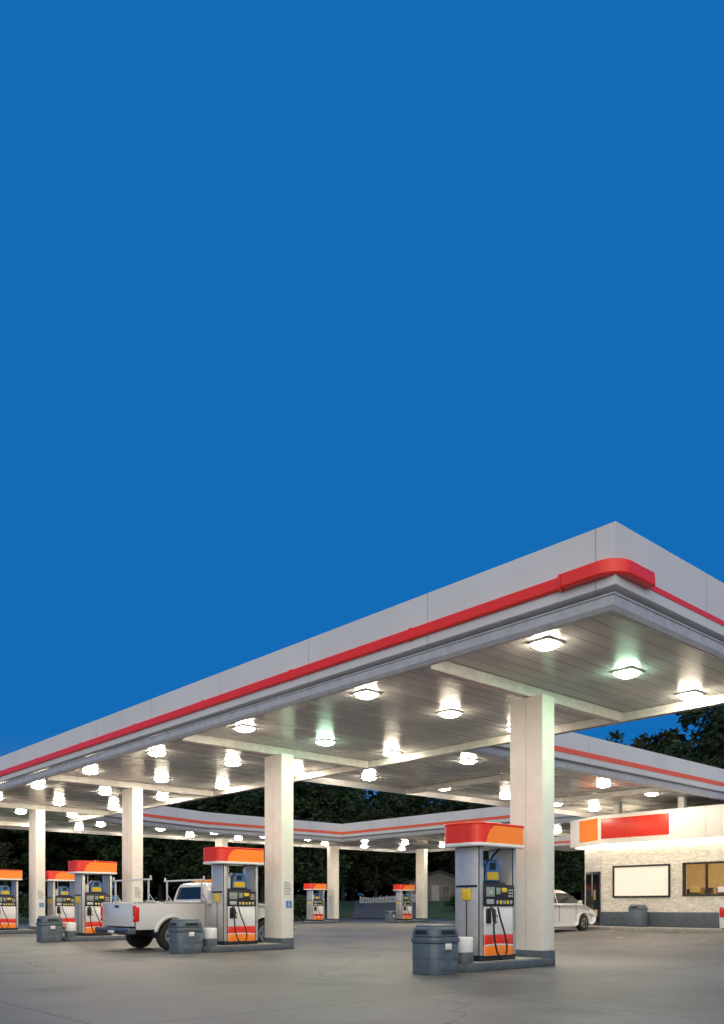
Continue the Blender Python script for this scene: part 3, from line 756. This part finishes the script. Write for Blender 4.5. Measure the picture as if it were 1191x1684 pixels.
# ------------------------------------------------------------------ house, fence
def cam2w(px, d): 
    l = d*(px-595)/1369; return (l*.7426+d*.6698, -l*.6698+d*.7425)
hx, hy = cam2w(722, 96); hz = gz(hx, hy)
YAW = -math.atan2(.6698, .7425)
h = empty('house', (hx, hy, hz-.3), rot=YAW, label='small grey gabled house among dark trees', category='house')
mb = MB(); mb.box(-3.5, 3.5, 0, 6, 0, 2.5, M_house, .02); mb.prism([(-3.5, 2.5), (3.5, 2.5), (0, 3.7)], 'y', 0, 6, M_house); mb.obj('wall', h)
mb = MB(); mb.prism([(-3.9, 2.3), (-3.9, 2.45), (0, 3.88), (3.9, 2.45), (3.9, 2.3), (0, 3.72)], 'y', -.4, 6.4, M_houseroof); mb.obj('roof', h)
for xx in (-2.3, .3, 1.9):
    mb = MB(); mb.box(xx-.06, xx+.96, -.05, -.02, .84, 2.06, M_housetrim); mb.box(xx, xx+.9, -.07, -.045, .9, 2.0, M_glass); mb.obj('window', h)
mb = MB(); mb.box(-.9, 0, -.05, -.02, .1, 2.1, M_housetrim); mb.obj('door', h)
fx0 = cam2w(592, 92); fx1 = cam2w(702, 92)
f_ = empty('picket_fence', (fx0[0], fx0[1], 0), label='long white picket fence on the grass', category='fence')
mb = MB(); n = 40
def fz(t): return min(gz(fx0[0]+(fx1[0]-fx0[0])*t, fx0[1]+(fx1[1]-fx0[1])*t), 3)
ztop = 1.05
for k in range(n+1):
    t = k/n; x = (fx1[0]-fx0[0])*t; y_ = (fx1[1]-fx0[1])*t; z = fz(t)-.05
    mb.box(x-.05, x+.05, y_-.03, y_+.03, z, z+.9+(.1 if k % 8 == 0 else 0), M_fence)
for zz in (.25, .7):
    for k in range(n):
        a = k/n; b = (k+1)/n
        mb.tube([((fx1[0]-fx0[0])*a+.05, (fx1[1]-fx0[1])*a+.05, fz(a)+zz), ((fx1[0]-fx0[0])*b+.05, (fx1[1]-fx0[1])*b+.05, fz(b)+zz)], .035, M_fence, 4)
mb.obj('pickets', f_)

# ------------------------------------------------------------------ trees
def leaves(name, clumps, n, size, m, seed, flat=.8):
    rnd = random.Random(seed); vs = []; fs = []
    for (cx, cy, cz, r) in clumps:
        for _ in range(n):
            while True:
                a, b, c = rnd.uniform(-1, 1), rnd.uniform(-1, 1), rnd.uniform(-1, 1)
                q = a*a+b*b+c*c
                if .05 < q < 1: break
            p = Vector((cx+a*r, cy+b*r, cz+c*r*flat))
            u = Vector((rnd.gauss(0, 1), rnd.gauss(0, 1), rnd.gauss(0, .6))).normalized()
            v = u.cross(Vector((rnd.gauss(0, 1), rnd.gauss(0, 1), rnd.gauss(0, 1)))).normalized()
            s_ = size*rnd.uniform(.6, 1.3); i = len(vs)
            vs += [p-u*s_, p+v*s_*.5, p+u*s_, p-v*s_*.5]; fs.append((i, i+1, i+2, i+3))
    me = bpy.data.meshes.new(name); me.from_pydata([tuple(v) for v in vs], [], fs); me.materials.append(m); return me

def tree(seed, H, m, size=.26, **kw):
    rnd = random.Random(seed); r = empty('tree', **kw)
    mb = MB(); lean = rnd.uniform(-.3, .3)
    mb.tube([(lean*t*t, .2*math.sin(t*3), H*.8*t-.3) for t in (0, .15, .35, .6, .8, 1)], [.34, .25, .21, .15, .09, .03], M_bark, 10)
    clumps = []
    for k in range(11):
        z = H*rnd.uniform(.28, .72); a = rnd.uniform(0, 6.28); L_ = H*rnd.uniform(.14, .30)*(1.1-z/H*.5)
        tip = (lean+math.cos(a)*L_, math.sin(a)*L_, z+L_*rnd.uniform(.5, 1.0))
        mb.tube([(lean*(z/H)**2, 0, z), (lean+math.cos(a)*L_*.5, math.sin(a)*L_*.5, z+L_*.35), tip], [.10, .06, .02], M_bark, 6)
        for _ in range(6):
            clumps.append((tip[0]+rnd.gauss(0, .9), tip[1]+rnd.gauss(0, .9), tip[2]+rnd.gauss(0, .8), rnd.uniform(.55, 1.25)))
    for k in range(55):
        z = rnd.uniform(.16, 1.0); wr = math.sin(math.pi*min(1, (z-.08)*1.06))**.7*H*.24
        a = rnd.uniform(0, 6.28); q = rnd.uniform(.35, 1.05)
        clumps.append((math.cos(a)*wr*q, math.sin(a)*wr*q, H*z, rnd.uniform(.5, 1.3)))
    mb.obj('trunk', r)
    me = leaves('crown', clumps, 62, size, m, seed)
    o = bpy.data.objects.new('crown', me); COL.objects.link(o); o.parent = r
    return r
gT = 'trees behind the gas station'
lab = 'tall dark leafy tree on the grass bank'
T = [tree(11, 13, M_leaf, label=lab, category='tree', group=gT), tree(12, 12, M_leaf2, label=lab, category='tree', group=gT), tree(13, 14, M_leaf, label=lab, category='tree', group=gT)]
rnd = random.Random(5); tp = []
px = -330
while px < 1500:
    d = rnd.uniform(84, 94)
    if 560 < px < 760: d = rnd.uniform(103, 110)
    tp.append((px, d, rnd.uniform(.95, 1.12) if px < 900 else rnd.uniform(.8, .95))); px += rnd.uniform(34, 58)
px = -300
while px < 1480:
    tp.append((px, rnd.uniform(112, 118), rnd.uniform(1.1, 1.25) if px < 900 else rnd.uniform(.95, 1.05))); px += rnd.uniform(45, 75)
tp += [(1105, 71, 1.16), (1160, 66, 1.14), (1215, 69, 1.25), (1280, 66, 1.2), (1058, 76, 1.12), (1350, 72, 1.2), (935, 72, .62), (1000, 76, .6)]
used = [False]*3
for (px, d, s_) in tp:
    x, y_ = cam2w(px, d); k = rnd.randrange(3); rot = rnd.uniform(0, 6.28)
    if not used[k]:
        used[k] = True; T[k].location = (x, y_, gz(x, y_)-.1); T[k].rotation_euler = (0, 0, rot); T[k].scale = (s_,)*3
    else: dup(T[k], (x, y_, gz(x, y_)-.1), rot, (s_, s_, s_))
rw = random.Random(9); cl = []
for k in range(2000):
    px = rw.uniform(-900, 2100); d = rw.uniform(122, 142); x, y_ = cam2w(px, d)
    hmax = 16.5+1.5*math.sin(px*.021)+1.0*math.sin(px*.05) if px < 880 else 12.5
    cl.append((x, y_, gz(x, y_)+rw.uniform(0, 1)**1.0*hmax, rw.uniform(1.5, 2.8)))
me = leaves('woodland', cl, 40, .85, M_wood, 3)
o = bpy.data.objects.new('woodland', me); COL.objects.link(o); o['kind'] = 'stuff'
def shrub(seed, **kw):
    rn = random.Random(seed); r = empty('shrub', **kw)
    mb = MB()
    for k in range(5): a = k*1.3; mb.tube([(0, 0, -.1), (math.cos(a)*.2, math.sin(a)*.2, .35), (math.cos(a)*.45, math.sin(a)*.45, .8)], [.04, .03, .01], M_bark, 5)
    mb.obj('stem', r)
    me = leaves('foliage', [(rn.gauss(0, .4), rn.gauss(0, .4), rn.uniform(.3, .95), rn.uniform(.25, .45)) for _ in range(16)], 60, .08, M_leaf, seed)
    o = bpy.data.objects.new('foliage', me); COL.objects.link(o); o.parent = r; return r
SH = shrub(4, label='rounded green shrub at the pavement edge', category='shrub', group='shrubs by the pavement')
sp_ = [(488, 62), (497, 63), (508, 64), (240, 58), (60, 55), (20, 54), (750, 78), (930, 66)]
for k, (px, d) in enumerate(sp_):
    x, y_ = cam2w(px, d)
    if k == 0: SH.location = (x, y_, gz(x, y_)-.02); SH.scale = (1.3,)*3
    else: dup(SH, (x, y_, gz(x, y_)-.02), k*1.1, (1.3+.2*(k % 3),)*3)

# ------------------------------------------------------------------ world, sun, camera
w = bpy.data.worlds.new('World'); S.world = w; w.use_nodes = True
nt = w.node_tree; N = nt.nodes; L = nt.links
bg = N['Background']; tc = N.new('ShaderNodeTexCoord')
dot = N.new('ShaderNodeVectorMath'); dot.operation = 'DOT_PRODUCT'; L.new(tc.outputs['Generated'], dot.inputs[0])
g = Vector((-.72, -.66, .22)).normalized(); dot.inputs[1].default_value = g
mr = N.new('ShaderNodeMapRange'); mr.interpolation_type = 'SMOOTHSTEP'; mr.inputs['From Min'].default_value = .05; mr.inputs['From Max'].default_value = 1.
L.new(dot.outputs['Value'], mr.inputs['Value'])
sp = N.new('ShaderNodeSeparateXYZ'); L.new(tc.outputs['Generated'], sp.inputs[0])
mr2 = N.new('ShaderNodeMapRange'); mr2.inputs['From Min'].default_value = .05; mr2.inputs['From Max'].default_value = .19
L.new(sp.outputs[2], mr2.inputs['Value'])
m1 = N.new('ShaderNodeMix'); m1.data_type = 'RGBA'
m1.inputs['A'].default_value = (.07, .19, .43, 1); m1.inputs['B'].default_value = (.0070, .147, .462, 1)
L.new(mr2.outputs[0], m1.inputs['Factor'])
m2 = N.new('ShaderNodeMix'); m2.data_type = 'RGBA'; L.new(mr.outputs[0], m2.inputs['Factor'])
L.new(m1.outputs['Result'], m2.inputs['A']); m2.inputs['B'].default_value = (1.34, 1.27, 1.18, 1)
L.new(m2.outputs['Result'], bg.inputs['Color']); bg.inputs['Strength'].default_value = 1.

sl = bpy.data.lights.new('dusk_sun', 'SUN'); sl.energy = .35; sl.angle = R(25); sl.color = (1, .97, .92)
so = bpy.data.objects.new('dusk_sun', sl); COL.objects.link(so)
so.rotation_euler = Vector((.66, .70, -.25)).to_track_quat('-Z', 'Y').to_euler()

cd = bpy.data.cameras.new('camera'); cam = bpy.data.objects.new('camera', cd); COL.objects.link(cam)
cam.location = (0, 0, 1.1); cam.rotation_euler = (R(90), 0, YAW)
cd.sensor_width = 36; cd.sensor_fit = 'AUTO'
zk, zx, zy = ZOOM
cd.lens = 36*1369/1684*zk; cd.shift_x = zk*(zx-595.5)/1684; cd.shift_y = zk*(1490-zy)/1684
cd.clip_end = 3000; cd.clip_start = .1
S.camera = cam
S.view_settings.view_transform = 'Standard'; S.view_settings.look = 'None'; S.view_settings.exposure = 0
